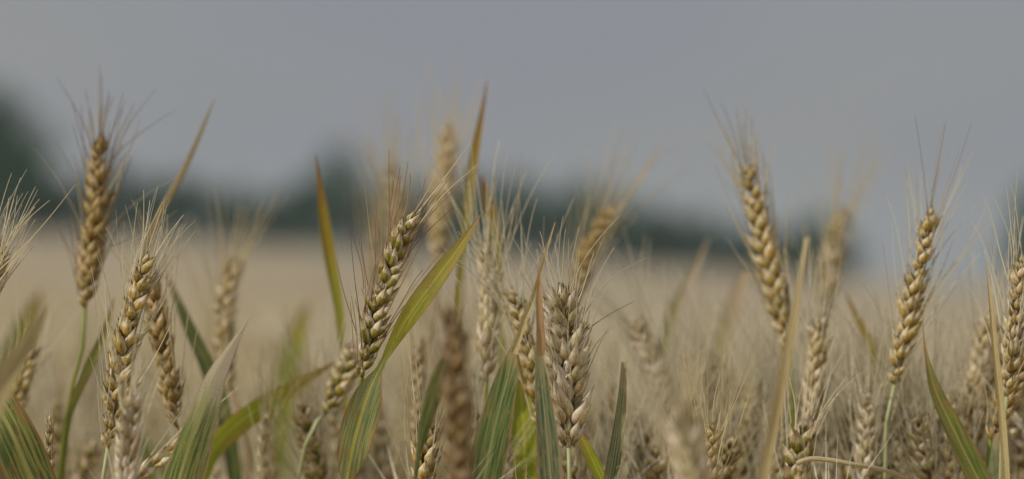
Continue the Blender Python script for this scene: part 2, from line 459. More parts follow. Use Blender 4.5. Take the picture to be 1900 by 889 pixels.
def husk(m, O, d, b, L, W, D, lo=False, shell=True, rb=0.5, beak=0.1):
    """one glume or lemma: a keeled boat-shaped shell; d = long axis, b = outward belly direction"""
    d = d.normalized(); b = (b - d * b.dot(d)).normalized(); c = d.cross(b)
    nl = 6 if lo else 9
    ts = np.linspace(0, 1, nl + 1) ** 0.92
    na = 6 if lo else 10
    def surf(scale, a0, a1, closed, off):
        rings = []
        for t_ in ts:
            r = np.interp(t_, PT, PR) * scale
            ring = []
            n = na if closed else na + 1
            for k in range(n):
                a = a0 + (a1 - a0) * k / na
                rr = r * (1 + 0.14 * math.exp(-(a / 0.28) ** 2))
                e = 0.0 if closed else abs(a) / abs(a1)
                fl = 1.0 if closed else 1 + (0.30 + 0.5 * t_) * max(0, e - 0.72) / 0.28
                x = D * rr * fl * math.cos(a) * 0.5 + off
                y = W * rr * fl * math.sin(a) * 0.5
                x += beak * L * (t_ ** 3) * 0.6 - 0.05 * L * math.sin(math.pi * t_) * -1.0
                p = O + d * (L * t_) + b * x + c * y
                ring.append(m.vert(p, (a / 6.283 + .5, t_), (t_, (max(0, e - 0.45) / 0.55) if not closed else 0.0, rb)))
            rings.append(ring)
        for i in range(1, len(rings)):
            q, s_ = rings[i - 1], rings[i]
            n = len(q)
            for k in range(n if closed else n - 1):
                m.f.append((q[k], q[(k + 1) % n], s_[(k + 1) % n], s_[k]))
    if lo or not shell:
        surf(1.0, -math.pi, math.pi, True, 0)
    else:
        surf(0.86, -math.pi, math.pi, True, -0.0001)
        surf(1.06, -R(118), R(118), False, 0)

MM = 0.001
def spikelet(m, F, side, s, rnd, fan=1.0, lo=False, plump=1.0, terminal=False):
    """F: frame (origin, X row direction, Y across, Z up the rachis). Returns awn starts."""
    O, X, Y, Z = F
    X = X * side
    awns = []
    def piece(off, tilt, fn, az, L, W, D, awn=False, shell=True):
        tilt -= 3
        if rnd.random() < .10: tilt += rnd.uniform(6, 16)
        if rnd.random() < .05: return
        tilt += rnd.uniform(-8, 7); fn = fn * fan + rnd.uniform(-6, 6); az += rnd.uniform(-18, 18)
        L *= rnd.uniform(.86, 1.14); W *= rnd.uniform(.86, 1.1)
        d = (X * math.tan(R(tilt)) + Y * math.tan(R(fn)) + Z).normalized()
        b = X * math.cos(R(az)) + Y * math.sin(R(az))
        o = O + (X * off[0] + Y * off[1] + Z * off[2]) * (MM * s)
        husk(m, o, d, b, L * MM * s, W * MM * s * plump, D * MM * s * plump, lo, shell, rnd.random(), rnd.uniform(.05, .16))
        if awn:
            tip = o + d * (L * MM * s * 0.985)
            awns.append((tip, d, b))
    if terminal:
        for az in (0, 120, 240):
            piece((0, 0, 0), 0, 0, az, 10, 4.4, 2.6, True)
        return awns
    piece((0.6, 1.7 * fan, -0.2), 18, 13, 66, 12.2, 4.0, 3.0)
    piece((0.6, -1.7 * fan, -0.2), 18, -13, -66, 12.2, 4.0, 3.0)
    piece((1.5, 1.0 * fan, 1.0), 24, 9, 35, 13.8, 3.9, 2.9, True)
    piece((1.5, -1.0 * fan, 1.0), 24, -9, -35, 13.8, 3.9, 2.9, True)
    if not lo:
        piece((1.5, 0, 3.2), 14, 0, 0, 12.0, 3.6, 2.6, rnd.random() < .5)
        if rnd.random() < .35: piece((0.8, rnd.uniform(-2, 2), 2.0), rnd.uniform(24, 40), rnd.uniform(-20, 20), 0, 8.5, 2.4, 0.9)
    return awns

def ear_frames(P3, roll, n, view=Vector((0, -1, 0))):
    """P3 from base to top; n nodes"""
    Q = spline([tuple(p) for p in P3], 60)
    T = np.gradient(Q, axis=0)
    fr = []
    for i in range(n + 1):
        u = i / n * 59
        k = int(min(u, 58)); f = u - k
        o = Vector(Q[k] * (1 - f) + Q[k + 1] * f)
        z = Vector(T[k]).normalized()
        s = z.cross(view).normalized(); nn = s.cross(z).normalized()
        a = R(roll + 14 * math.sin(i * 0.55 + P3[0].x * 40) + ((i * 7919) % 13 - 6) * 1.3)
        X = s * math.cos(a) + nn * math.sin(a)
        Y = z.cross(X).normalized()
        fr.append((o, X, Y, z))
    return fr, Q

def awn_pts(start, d, T, L, rnd, spread, n=9):
    dd = (d * (0.75 + spread) + T * (0.9 - 0.4 * spread) + Vector((rnd.gauss(0, 1), rnd.gauss(0, 1), rnd.gauss(0, 1))) * 0.10).normalized()
    bend = Vector((rnd.gauss(0, 1), rnd.gauss(0, 1), rnd.gauss(0, .5))) * 0.10 + (d - T) * rnd.uniform(-.15, .25)
    kink = Vector((rnd.gauss(0, 1), rnd.gauss(0, 1), rnd.gauss(0, 1))) * 0.012
    return [start + dd * (L * i / (n - 1)) + bend * (L * (i / (n - 1)) ** 2) + kink * L * math.sin(3.14 * i / (n - 1) * 1.5) for i in range(n)]

def rachis(m, fr, s):
    tube(m, [tuple(f[0]) for f in fr], (1.1 * MM * s, 0.6 * MM * s), 6)

def size_at(u): return float(np.interp(u, [0, .08, .2, .5, .8, 1], [.62, .82, 1, 1.02, .88, .68]))

def wheat_root(x, y, label, group=None, name='wheat_plant'):
    r = bpy.data.objects.new(name, None); COL.objects.link(r)
    r.location = (x, y, ground(x, y))
    return tag(r, label, 'wheat plant', group)

STEM_PATH = {}
def add_stem(root, pts, mat, r0=1.35, ear_base=None):
    """pts world points from the top down, continued to the ground"""
    g = Vector(root.location)
    last = pts[-1]
    P = [tuple(p) for p in pts]
    if last.z - g.z > 0.5:
        P.append(tuple(last.lerp(g, 0.5) + Vector((0.012, 0.006, 0))))
    P.append((g.x, g.y, g.z - 0.03))
    Q = spline(P, 44)
    m = MB(); tube(m, Q, (r0 * 0.8 * MM, r0 * 1.5 * MM), 8, 1.0, 0.0)
    link('stem', m.mesh('stem', mat, origin=tuple(g)), root)
    STEM_PATH[root.name] = Q
    # nodes: short swollen joints
    return Q

def plant(label, ear=None, roll=0, n=18, s=1.0, husk_k='gold', awn_k='straw', awn_len=45, spread=0.3, fan=1.0, plump=1.0,
          stem=None, stem_k='straw', base=None, seed=1, detail=True, awn_r=0.29, extra=(), foot=(0.0, 0.0), awn_p=0.85):
    """ear: [(px,py,d)...] from base to top; stem: pixels from the ear base down"""
    rnd = random.Random(seed)
    if ear:
        E = [at(*p) for p in ear]
        b0 = E[0]
    else:
        E = None; b0 = at(*stem[0])
    st = [at(*p) for p in (stem or [])]
    lowest = st[-1] if st else b0 + Vector((0, 0, 0))
    root = wheat_root(lowest.x + foot[0], lowest.y + foot[1], label)
    g = Vector(root.location)
    if ear:
        fr, Q = ear_frames(E, roll, n)
        m = MB(); rachis(m, fr, s)
        eo = link('ear', m.mesh('rachis', STEM['straw'], origin=tuple(b0)), root, b0 - g)
        merged = MB() if not detail else None
        awn_m = MB()
        for i in range(n + 1):
            u = i / n
            sm = MB() if detail else merged
            side = 1 if i % 2 else -1
            sz = s * size_at(u) * rnd.uniform(.86, 1.08) * (0.72 if rnd.random() < .07 else 1)
            tm = i == n
            aw = spikelet(sm, fr[i], side, sz, rnd, fan, False, plump, tm)
            if detail:
                link('spikelet', sm.mesh('spikelet', HUSK[husk_k], origin=tuple(b0)), eo)
            for (p, d, b) in aw:
                if rnd.random() > awn_p: continue
                L = awn_len * 1.2 * MM * rnd.uniform(.6, 1.15) * (0.75 + 0.35 * math.sin(3.14 * min(1, u + .1)))
                am = MB() if detail else awn_m
                r_ = awn_r * rnd.uniform(.8, 1.15)
                tube(am, [tuple(q) for q in awn_pts(p - d * 0.0008, d, fr[i][3], L, rnd, spread)], (r_ * MM * 1.1, r_ * MM * .5), 4, cap=False)
                if detail:
                    ak = awn_k if rnd.random() < .85 else 'straw'
                    link('awn', am.mesh('awn', AWN[ak], origin=tuple(b0)), eo)
        for (pts, k) in extra:           # individually placed long awns: pixels
            am = MB() if detail else awn_m
            tube(am, spline([tuple(at(*p)) for p in pts], 12), (awn_r * MM * 1.15, awn_r * MM * .4), 4, cap=False)
            if detail:
                link('awn', am.mesh('awn', AWN[k], origin=tuple(b0)), eo)
        if not detail:
            link('spikelets', merged.mesh('spikelets', HUSK[husk_k], origin=tuple(b0)), eo)
            link('awns', awn_m.mesh('awns', AWN[awn_k], origin=tuple(b0)), eo)
        top = [b0] + st
    else:
        top = st
    add_stem(root, top, STEM[stem_k])
    return root

def leaf(root, pts, mat, twist=0.0, fold=0.25, attach=True, wave=0.05, label=None, name='leaf', roll_tip=0.0, n=46):
    """pts: (px, py, d, width_px) from the tip to the lower end; continued down to the plant's stem"""
    rnd = random.Random(int(pts[0][0] * 7 + pts[0][1]))
    A = [tuple(at(p[0], p[1], p[2])) + (p[3] / FPX * p[2],) for p in pts]
    g = Vector(root.location)
    if attach:
        Q = STEM_PATH[root.name]
        lz = A[-1][2] - 0.07
        k = int(np.argmin(np.abs(Q[:, 2] - lz)))
        q = Q[k]; a = np.array(A[-1][:3])
        wl = A[-1][3]
        h = a * 0.5 + q * 0.5; h[2] = (a[2] * 0.55 + q[2] * 0.45)
        A.append((h[0], h[1], h[2], wl * 0.8 + 0.001))
        A.append((q[0], q[1], q[2], max(0.003, wl * 0.4)))
        q2 = Q[min(k + 2, len(Q) - 1)]
        A.append((q2[0], q2[1], q2[2] - 0.005, 0.0032))
    S = spline(A, n)
    C = S[:, :3]; Wd = np.maximum(S[:, 3], 0.00025)
    T = np.gradient(C, axis=0)
    m = MB(); nc = 10; rows = []
    length = np.r_[0, np.cumsum(np.linalg.norm(np.diff(C, axis=0), axis=1))]
    vis = len(pts) - 1
    # fraction along the drawn part for the colour of the tip
    LT = max(length[-1], 1e-6)
    kd = int(np.argmin(np.linalg.norm(C - np.array(A[vis][:3]), axis=1)))
    LD = max(length[kd], 1e-6)
    ph = rnd.uniform(0, 6.28)
    u0, v0 = rnd.uniform(0, 40), rnd.uniform(0, 40)
    for i in range(n):
        tdir = Vector(T[i]).normalized()
        view = (EYE - Vector(C[i])).normalized()
        s = tdir.cross(view)
        s = s.normalized() if s.length > 1e-5 else Vector((1, 0, 0))
        nn = s.cross(tdir).normalized()
        u = length[i] / LT
        tw = R((twist[0] + (twist[1] - twist[0]) * u) if isinstance(twist, tuple) else twist) + 0.18 * math.sin(ph + 6 * u)
        s2 = s * math.cos(tw) + nn * math.sin(tw); n2 = nn * math.cos(tw) - s * math.sin(tw)
        row = []
        for k in range(nc + 1):
            c = k / nc * 2 - 1
            wv = wave * math.sin(ph + 22 * u + (2 if c > 0 else 0)) * abs(c) ** 2
            p = Vector(C[i]) + s2 * (c * Wd[i] / 2) - n2 * (fold * abs(c) ** 1.4 * Wd[i] / 2) * -1 + n2 * wv * Wd[i]
            row.append(m.vert(p, (c * Wd[i] * 50 + u0, length[i] * 100 + v0), (max(0.0, 1 - length[i] / LD), k / nc, 0)))
        rows.append(row)
        if i:
            for k in range(nc):
                m.f.append((rows[i - 1][k], rows[i - 1][k + 1], rows[i][k + 1], rows[i][k]))
    o = link(name, m.mesh('leaf', mat, origin=tuple(g)), root)
    if label: o['label'] = label
    return o

F0 = 1.45
# ---- hero plants -------------------------------------------------
H = []
p = plant('blurred golden brown wheat ear on a bent green stem, tallest ear at the far left', [(158, 570, 1.60), (163, 520, 1.60), (178, 400, 1.60), (184, 272, 1.60)],
          25, 22, 1.06, 'brown', 'brown', 34, 0.45, 1.0, 1.12, [(154, 640, 1.6), (128, 745, 1.6), (112, 860, 1.6)], 'green', seed=3,
          extra=[([(184, 280, 1.6), (184, 200, 1.6), (185, 120, 1.6)], 'brown'), ([(200, 300, 1.6), (250, 255, 1.6), (325, 205, 1.6)], 'brown'),
                 ([(176, 290, 1.6), (150, 220, 1.6), (105, 145, 1.6)], 'brown'), ([(205, 310, 1.6), (235, 240, 1.6), (290, 165, 1.6)], 'brown'),
                 ([(152, 420, 1.6), (110, 340, 1.6), (62, 275, 1.6)], 'straw'), ([(205, 420, 1.6), (260, 370, 1.6), (330, 330, 1.6)], 'straw'),
                 ([(200, 460, 1.6), (230, 450, 1.6), (330, 390, 1.6)], 'straw'), ([(150, 500, 1.6), (110, 430, 1.6), (88, 395, 1.6)], 'brown')])
leaf(p, [(212, 552, 1.6, 2), (196, 610, 1.6, 13), (160, 690, 1.6, 19), (128, 770, 1.6, 14)], LEAF['browngreen'], 10, label='narrow browning leaf folded behind the stem')
p = plant('sharp golden ear with plump grains and long white bristles, left of the dark brown ear', [(200, 830, F0), (213, 740, F0), (236, 620, F0), (268, 492, F0)],
          -14, 20, 1.04, 'gold', 'white', 42, 0.18, 1.0, 1.05, [(190, 889, F0), (186, 960, F0)], 'pale', seed=5, awn_r=.27,
          extra=[([(270, 500, F0), (275, 430, F0), (292, 352, F0)], 'white'), ([(276, 520, F0), (300, 420, F0), (305, 365, F0)], 'white'),
                 ([(255, 520, F0), (245, 430, F0), (232, 380, F0)], 'white'), ([(240, 600, F0), (222, 480, F0), (215, 390, F0)], 'white')])
plant('pale cream ear low in front of the sharp golden ear at left', [(228, 960, 1.36), (232, 890, 1.36), (244, 745, 1.36)],
      75, 14, .95, 'pale', 'white', 30, 0.3, 1.4, 1.0, seed=6)
plant('dark brown ear leaning right, just behind the sharp golden ear at left', [(328, 790, 1.53), (312, 700, 1.53), (286, 560, 1.53), (280, 520, 1.53)],
      5, 20, .95, 'brown', 'straw', 38, 0.25, 1, 1.1, [(338, 840, 1.53), (345, 930, 1.53)], 'brown', seed=7)
plant('blurred pale brown ear on a curved brown stem, behind the bleached leaf at left', [(428, 722, 1.72), (418, 650, 1.72), (416, 580, 1.72), (432, 492, 1.72)],
      20, 20, 1.0, 'tan', 'straw', 50, 0.2, 1, 1.05, [(440, 745, 1.72), (458, 800, 1.72), (462, 900, 1.72)], 'brown', seed=8, awn_r=.3)
p = plant('sharpest wheat ear, golden green with dark red bristles, leaning right above a folded green leaf', [(672, 700, F0), (682, 650, F0), (706, 550, F0), (730, 480, F0), (758, 412, F0)],
          -8, 20, 1.0, 'green', 'red', 34, 0.12, 1.0, 1.10, [(662, 740, 1.465), (655, 800, 1.47), (650, 900, 1.47)], 'green', seed=9, awn_p=.75, awn_r=.27,
          extra=[([(764, 408, F0), (810, 350, F0), (873, 264, F0)], 'white'), ([(766, 432, F0), (815, 370, F0), (886, 306, F0)], 'white'),
                 ([(725, 452, F0), (722, 360, F0), (722, 278, F0)], 'red'), ([(716, 450, F0), (745, 370, F0), (757, 300, F0)], 'red'),
                 ([(663, 622, F0), (640, 550, F0), (624, 485, F0)], 'red'), ([(668, 590, F0), (656, 500, F0), (650, 430, F0)], 'red'),
                 ([(683, 530, F0), (670, 450, F0), (668, 370, F0)], 'red'), ([(696, 490, F0), (685, 420, F0), (678, 350, F0)], 'straw'),
                 ([(656, 665, F0), (653, 600, F0), (650, 560, F0)], 'red')])
leaf(p, [(892, 398, 1.43, 1.5), (862, 444, 1.43, 17), (815, 508, 1.43, 34), (760, 585, 1.43, 36), (726, 642, 1.435, 20), (705, 682, 1.435, 12), (684, 730, 1.43, 54), (664, 795, 1.43, 68), (651, 850, 1.43, 54), (645, 890, 1.435, 24), (648, 930, 1.445, 16)], LEAF['folded'], (16, -6), .14, wave=0.02, label='leaf folded sharply below the ear, its raised half yellow green with a rusty tip')
plant('blurred green gold ear with fat grains drooping left, just below the sharpest ear', [(604, 768, 1.58), (618, 738, 1.58), (638, 700, 1.58), (652, 662, 1.58)],
      10, 9, 1.0, 'green', 'white', 30, .2, 1, 1.15, [(580, 795, 1.55), (562, 840, 1.56), (550, 920, 1.57)], 'pale', seed=10)
plant('small pale blurred ear low between the striped leaf and the folded leaf at left', [(488, 960, 1.6), (490, 880, 1.6), (492, 772, 1.6)], 60, 14, .62, 'pale', 'straw', 42, .25, 1.2, 1, seed=12)
plant('thin small brown ear standing sharp beside the broad striped leaf in the lower left corner', [(94, 950, F0), (92, 880, F0), (92, 782, F0)], 85, 15, .52, 'tan', 'straw', 8, .1, .9, .9, seed=13, awn_p=.4)
plant('far blurred wheat ear rising against the sky just left of the dark amber leaf tip', [(812, 500, 1.86), (818, 400, 1.86), (832, 245, 1.86)], 30, 21, 1.05, 'tan', 'straw', 45, .3, 1, 1, [(808, 560, 1.86), (806, 700, 1.87)], 'straw', seed=14, detail=False)
plant('far blurred pale ear behind the tip of the sharpest ear', [(752, 520, 1.92), (742, 420, 1.92), (724, 305, 1.92)], 0, 18, .9, 'tan', 'straw', 50, .3, 1, 1, [(758, 600, 1.92), (760, 720, 1.92)], 'straw', seed=15, detail=False)
plant('very faint blurred ear behind the sharpest ear, lowest of the far ones there', [(700, 560, 2.1), (697, 470, 2.1), (706, 380, 2.1)], 0, 17, .8, 'tan', 'straw', 50, .3, 1, 1, [(700, 700, 2.1)], 'straw', seed=16, detail=False)
plant('medium blurred whitish ear between the rusty leaf tip and the dark green leaf', [(903, 706, 1.57), (905, 620, 1.57), (905, 540, 1.57), (903, 462, 1.57)], 40, 20, .98, 'pale', 'white', 56, .3, 1.1, 1.05, [(902, 760, 1.57), (898, 900, 1.57)], 'green', seed=17)
plant('large sharp cream coloured ear with open bristly husks, right of the thin rusty leaf', [(1055, 830, 1.44), (1054, 770, 1.44), (1050, 680, 1.44), (1044, 552, 1.44)],
      80, 21, 1.22, 'pale', 'white', 34, .85, 2.35, 1.0, [(1056, 870, 1.44), (1060, 960, 1.44)], 'pale', seed=18, awn_r=.27,
      extra=[([(1066, 560, F0), (1100, 490, F0), (1128, 420, F0)], 'white'), ([(1076, 600, F0), (1130, 520, F0), (1200, 478, F0)], 'white'),
             ([(1036, 550, F0), (1035, 510, F0), (1034, 460, F0)], 'white'), ([(1082, 618, F0), (1120, 590, F0), (1175, 560, F0)], 'brown'),
             ([(1084, 690, F0), (1105, 640, F0), (1140, 605, F0)], 'straw'), ([(1050, 555, F0), (1085, 480, F0), (1150, 400, F0)], 'white')])
plant('golden ear half hidden behind the thin rusty leaf, beside the large cream ear', [(1000, 790, 1.52), (990, 700, 1.52), (972, 620, 1.52), (955, 552, 1.52)], 0, 19, .95, 'gold', 'white', 52, .35, 1, 1, [(1004, 830, 1.52), (1010, 920, 1.52)], 'green', seed=19)
plant('blurred brown ear leaning right behind the top of the large cream ear', [(1058, 580, 1.74), (1075, 520, 1.74), (1100, 450, 1.74), (1130, 395, 1.74)], 30, 18, .95, 'brown', 'straw', 50, .4, 1, 1, [(1050, 640, 1.74), (1045, 760, 1.74)], 'straw', seed=20)
plant('blurred tan ear leaning left, above the rolled striped leaf right of centre', [(1238, 780, 1.68), (1222, 710, 1.68), (1200, 650, 1.68), (1178, 600, 1.68)], 15, 17, 1.0, 'pale', 'white', 50, .4, 1, 1, [(1250, 850, 1.68), (1255, 940, 1.68)], 'straw', seed=21)
plant('large blurred golden ear leaning left against the sky behind the straw stalk', [(1462, 650, 1.62), (1450, 590, 1.62), (1420, 460, 1.62), (1388, 325, 1.62)],
      12, 22, 1.06, 'gold', 'straw', 34, .15, 1, 1.15, [(1468, 700, 1.62), (1475, 900, 1.62)], 'green', seed=22,
      extra=[([(1384, 330, 1.62), (1350, 260, 1.62), (1305, 165, 1.62)], 'brown'), ([(1380, 340, 1.62), (1362, 250, 1.62), (1338, 190, 1.62)], 'brown'),
             ([(1392, 325, 1.62), (1394, 270, 1.62), (1396, 220, 1.62)], 'brown'), ([(1410, 380, 1.62), (1406, 300, 1.62), (1404, 240, 1.62)], 'straw'),
             ([(1390, 500, 1.62), (1360, 460, 1.62), (1350, 440, 1.62)], 'white')])
plant('far pale ear dissolving in blur right of the large golden ear', [(1532, 590, 1.85), (1540, 500, 1.85), (1562, 402, 1.85)], 30, 18, 1.05, 'tan', 'straw', 55, .3, 1, 1, [(1528, 700, 1.85)], 'straw', seed=23, detail=False)
plant('tall ear at right, white on one side and golden on the other, bristles against sky', [(1660, 712, 1.53), (1675, 640, 1.53), (1702, 520, 1.53), (1727, 400, 1.53)],
      35, 21, .98, 'gold', 'white', 44, .5, 1.5, 1.05, [(1648, 760, 1.53), (1643, 900, 1.53)], 'pale', seed=24, awn_r=.22,
      extra=[([(1722, 400, 1.53), (1712, 310, 1.53), (1698, 215, 1.53)], 'red'), ([(1722, 405, 1.53), (1740, 310, 1.53), (1755, 225, 1.53)], 'red'),
             ([(1732, 420, 1.53), (1765, 340, 1.53), (1802, 230, 1.53)], 'red'), ([(1730, 440, 1.53), (1770, 360, 1.53), (1805, 280, 1.53)], 'straw'),
             ([(1725, 540, 1.53), (1780, 480, 1.53), (1830, 380, 1.53)], 'straw'), ([(1640, 600, 1.53), (1610, 540, 1.53), (1580, 500, 1.53)], 'white')])
plant('bright wheat ear cut by the right edge, its bristles pointing straight up', [(1868, 735, 1.48), (1880, 640, 1.48), (1888, 560, 1.48), (1896, 488, 1.48)], 40, 17, .88, 'tan', 'white', 46, .2, 1.1, 1, [(1860, 800, 1.48), (1856, 920, 1.48)], 'pale', seed=25)
plant('dark shaded ear crossing low behind the pale ear in the lower right corner', [(1838, 815, 1.52), (1860, 760, 1.52), (1890, 690, 1.52), (1925, 610, 1.52)], 10, 18, .95, 'brown', 'straw', 40, .3, 1.2, .95, [(1830, 850, 1.52), (1826, 930, 1.52)], 'green', seed=26)
plant('broad pale blurred ear behind the thin tan leaf tip near the right edge', [(1808, 830, 1.6), (1812, 760, 1.6), (1822, 690, 1.6), (1836, 600, 1.6)], 45, 19, 1.2, 'tan', 'white', 42, .3, 1.35, 1.05, [(1805, 880, 1.6), (1800, 960, 1.6)], 'pale', seed=27)
plant('shaded tan ear with a green stem crossing it, right of the straw stalk', [(1508, 810, 1.58), (1510, 740, 1.58), (1514, 680, 1.58), (1518, 605, 1.58)], 30, 18, .98, 'tan', 'white', 48, .25, 1.15, 1, [(1506, 860, 1.58), (1500, 960, 1.58)], 'green', seed=28)
p = plant('ear with fat green gold grains at the bottom edge beside the straw stalk', [(1480, 960, 1.5), (1478, 880, 1.5), (1490, 800, 1.5)], 0, 11, 1.15, 'green', 'white', 34, .2, 1.0, 1.25, seed=29)
plant('slim pale ear low between the shaded tan ear and the tall white and golden ear', [(1606, 950, 1.56), (1606, 870, 1.56), (1612, 742, 1.56)], 35, 17, .85, 'pale', 'white', 52, .3, 1.1, 1, seed=30)
plant('nearest ear, a dark brown smear out of focus at the bottom middle', [(858, 960, 1.19), (852, 870, 1.19), (848, 720, 1.19), (838, 590, 1.19)], 20, 21, .92, 'dark', 'brown', 28, .15, 1, 1.05, seed=31)
plant('large pale out of focus ear at the bottom, right of the rolled striped leaf', [(1290, 960, 1.2), (1285, 880, 1.2), (1262, 780, 1.2)], 60, 14, 1.1, 'pale', 'straw', 36, .3, 1.3, 1, seed=32)
plant('ear at the very left edge showing only its fan of long straw bristles', [(-40, 620, 1.46), (-28, 560, 1.46), (-5, 470, 1.46)], 0, 18, .95, 'tan', 'white', 34, .3, 1, 1, seed=33,
      extra=[([(-2, 475, F0), (12, 420, F0), (26, 370, F0)], 'white'), ([(0, 478, F0), (20, 420, F0), (52, 355, F0)], 'straw'), ([(2, 480, F0), (35, 420, F0), (70, 352, F0)], 'white'),
             ([(0, 490, F0), (40, 420, F0), (92, 372, F0)], 'straw'), ([(0, 500, F0), (60, 440, F0), (140, 342, F0)], 'straw'), ([(0, 520, F0), (30, 480, F0), (62, 440, F0)], 'straw')])
plant('blurred golden ear low at the left edge behind the pale dry leaf', [(30, 775, 1.62), (40, 710, 1.62), (56, 650, 1.62)], 0, 13, .9, 'gold', 'white', 30, .3, 1, 1.1, [(26, 820, 1.62), (22, 920, 1.62)], 'straw', seed=34)
plant('sharp ear tip with split husks at the bottom edge, left of the dark foreground ear', [(782, 960, 1.47), (786, 890, 1.47), (800, 800, 1.47)], 10, 11, 1.02, 'gold', 'white', 50, .35, 1.2, 1.05, seed=35)
plant('thin blurred pale ear under the raised green leaf, left of the dark foreground ear', [(776, 850, 1.62), (776, 760, 1.62), (778, 640, 1.62)], 30, 18, .7, 'tan', 'straw', 50, .3, 1, 1, [(776, 950, 1.62)], 'straw', seed=36)
plant('small ear at the bottom between the pale out of focus ear and the straw stalk', [(1312, 960, 1.47), (1316, 880, 1.47), (1322, 800, 1.47)], 20, 13, .8, 'gold', 'straw', 48, .3, 1.1, 1, seed=37)
plant('blurred ear with a green gold base, left of the straw stalk', [(1396, 830, 1.66), (1396, 780, 1.66), (1400, 715, 1.66)], 20, 12, .9, 'gold', 'white', 48, .3, 1.1, 1.05, [(1396, 900, 1.66)], 'straw', seed=38)

# ---- leafy shoots without an ear in view --------------------------
def shoot(label, foot, stem_k='green'):
    """a side shoot: short stem below the picture from which the blade rises"""
    return plant(label, None, stem=[(foot[0], foot[1], foot[2]), (foot[0], foot[1] + 100, foot[2])], stem_k=stem_k)

p = shoot('shoot with a broad green and brown striped leaf across the lower left corner', (120, 1000, 1.44))
leaf(p, [(-60, 640, 1.42, 20), (-25, 715, 1.42, 62), (20, 800, 1.42, 84), (62, 900, 1.43, 88), (95, 970, 1.44, 60)], LEAF['striped'], (0, 20), .12, True)
p = shoot('shoot with a pale dry leaf out of focus, crossing the left edge', (-60, 960, 1.24), 'straw')
leaf(p, [(88, 565, 1.24, 2), (55, 625, 1.24, 26), (10, 700, 1.24, 44), (-30, 790, 1.24, 46)], LEAF['dry'], 10, .3)
p = shoot('shoot with a large green leaf bleached white and pink at its folded tip, lower left', (330, 1000, 1.42))
leaf(p, [(464, 588, 1.41, 1.5), (436, 632, 1.41, 16), (402, 690, 1.41, 42), (372, 770, 1.41, 72), (344, 850, 1.41, 84), (325, 930, 1.42, 80)], LEAF['whitetip'], (38, -8), .30)
p = shoot('shoot whose blurred yellow green leaf with amber tip rises alone left of the sharpest ear', (640, 1000, 1.66))
leaf(p, [(584, 285, 1.66, 1.5), (592, 340, 1.66, 10), (600, 400, 1.66, 21), (612, 480, 1.66, 23), (628, 570, 1.66, 17), (638, 680, 1.66, 11), (642, 800, 1.66, 9)], LEAF['amber'], 10, .25)
p = shoot('shoot with a tall narrow tan leaf tip slanting right, blurred against the sky at left', (225, 1000, 1.64), 'straw')
leaf(p, [(398, 182, 1.64, 1.5), (372, 245, 1.64, 8), (335, 325, 1.64, 13), (296, 395, 1.64, 15), (270, 460, 1.64, 13), (252, 560, 1.64, 10), (240, 760, 1.64, 9)], LEAF['dry'], 20, .4)
p = shoot('shoot whose dark pointed leaf tip is the highest above the middle of the field', (850, 1000, 1.66))
leaf(p, [(904, 150, 1.66, 1.5), (896, 200, 1.66, 7), (885, 260, 1.66, 14), (874, 330, 1.66, 19), (866, 400, 1.66, 18), (856, 480, 1.66, 13), (846, 600, 1.66, 12), (842, 750, 1.66, 12)], LEAF['amber'], 0, .3)
p = shoot('shoot with a broader amber leaf just right of the highest pointed leaf', (930, 1000, 1.72))
leaf(p, [(892, 322, 1.72, 2), (902, 362, 1.72, 17), (911, 405, 1.72, 27), (918, 455, 1.72, 22), (925, 540, 1.72, 16), (930, 700, 1.72, 16)], LEAF['amber'], 10, .25)
p = shoot('shoot with a thin rusty leaf tip above a blue green blade, beside the cream ear', (1035, 1000, 1.41))
leaf(p, [(1001, 488, 1.41, 1.5), (1000, 545, 1.41, 10), (1003, 610, 1.41, 14), (1004, 660, 1.41, 12)], LEAF['rust'], 10, .5, False, label='curled rusty end of the blade')
leaf(p, [(998, 600, 1.412, 2), (1000, 655, 1.412, 14), (1006, 720, 1.412, 28), (1014, 800, 1.412, 40), (1022, 890, 1.412, 46), (1028, 950, 1.412, 40)], LEAF['bluegreen'], (0, 14), .14)
p = shoot('shoot with a dark green leaf and thin straw tip, beside the blue green blade', (880, 1010, 1.44))
leaf(p, [(1030, 412, 1.44, 1.5), (1012, 468, 1.44, 6), (990, 545, 1.44, 9), (968, 610, 1.44, 11), (952, 655, 1.44, 18)], LEAF['dry'], 10, .6, False, label='thin straw coloured tip of the leaf')
leaf(p, [(954, 640, 1.442, 8), (944, 690, 1.442, 38), (926, 760, 1.442, 56), (908, 840, 1.442, 66), (894, 920, 1.442, 60)], LEAF['deep'], (-8, 8), .10)
p = shoot('shoot with a sunlit yellow green leaf behind the dark green leaf, bottom middle', (975, 1000, 1.58))
leaf(p, [(958, 650, 1.58, 10), (966, 720, 1.58, 40), (972, 800, 1.58, 50), (974, 880, 1.58, 48)], LEAF['lime'], 5, .15)
p = shoot('shoot with a rolled blue green leaf standing right of the large cream ear', (1120, 1000, 1.45))
leaf(p, [(1156, 672, F0, 9), (1154, 720, F0, 15), (1148, 780, F0, 22), (1136, 860, F0, 27), (1124, 940, F0, 24)], LEAF['bluegreen'], 8, .7)
p = shoot('shoot with a short green and yellow leaf leaning left below the large cream ear', (1150, 1000, 1.5))
leaf(p, [(1072, 795, 1.5, 3), (1088, 830, 1.5, 20), (1112, 880, 1.5, 24), (1135, 930, 1.5, 20)], LEAF['lime'], 5, .4)
p = shoot('shoot with a blurred yellow green leaf bending flat to the right, behind the bleached leaf', (372, 1000, 1.6))
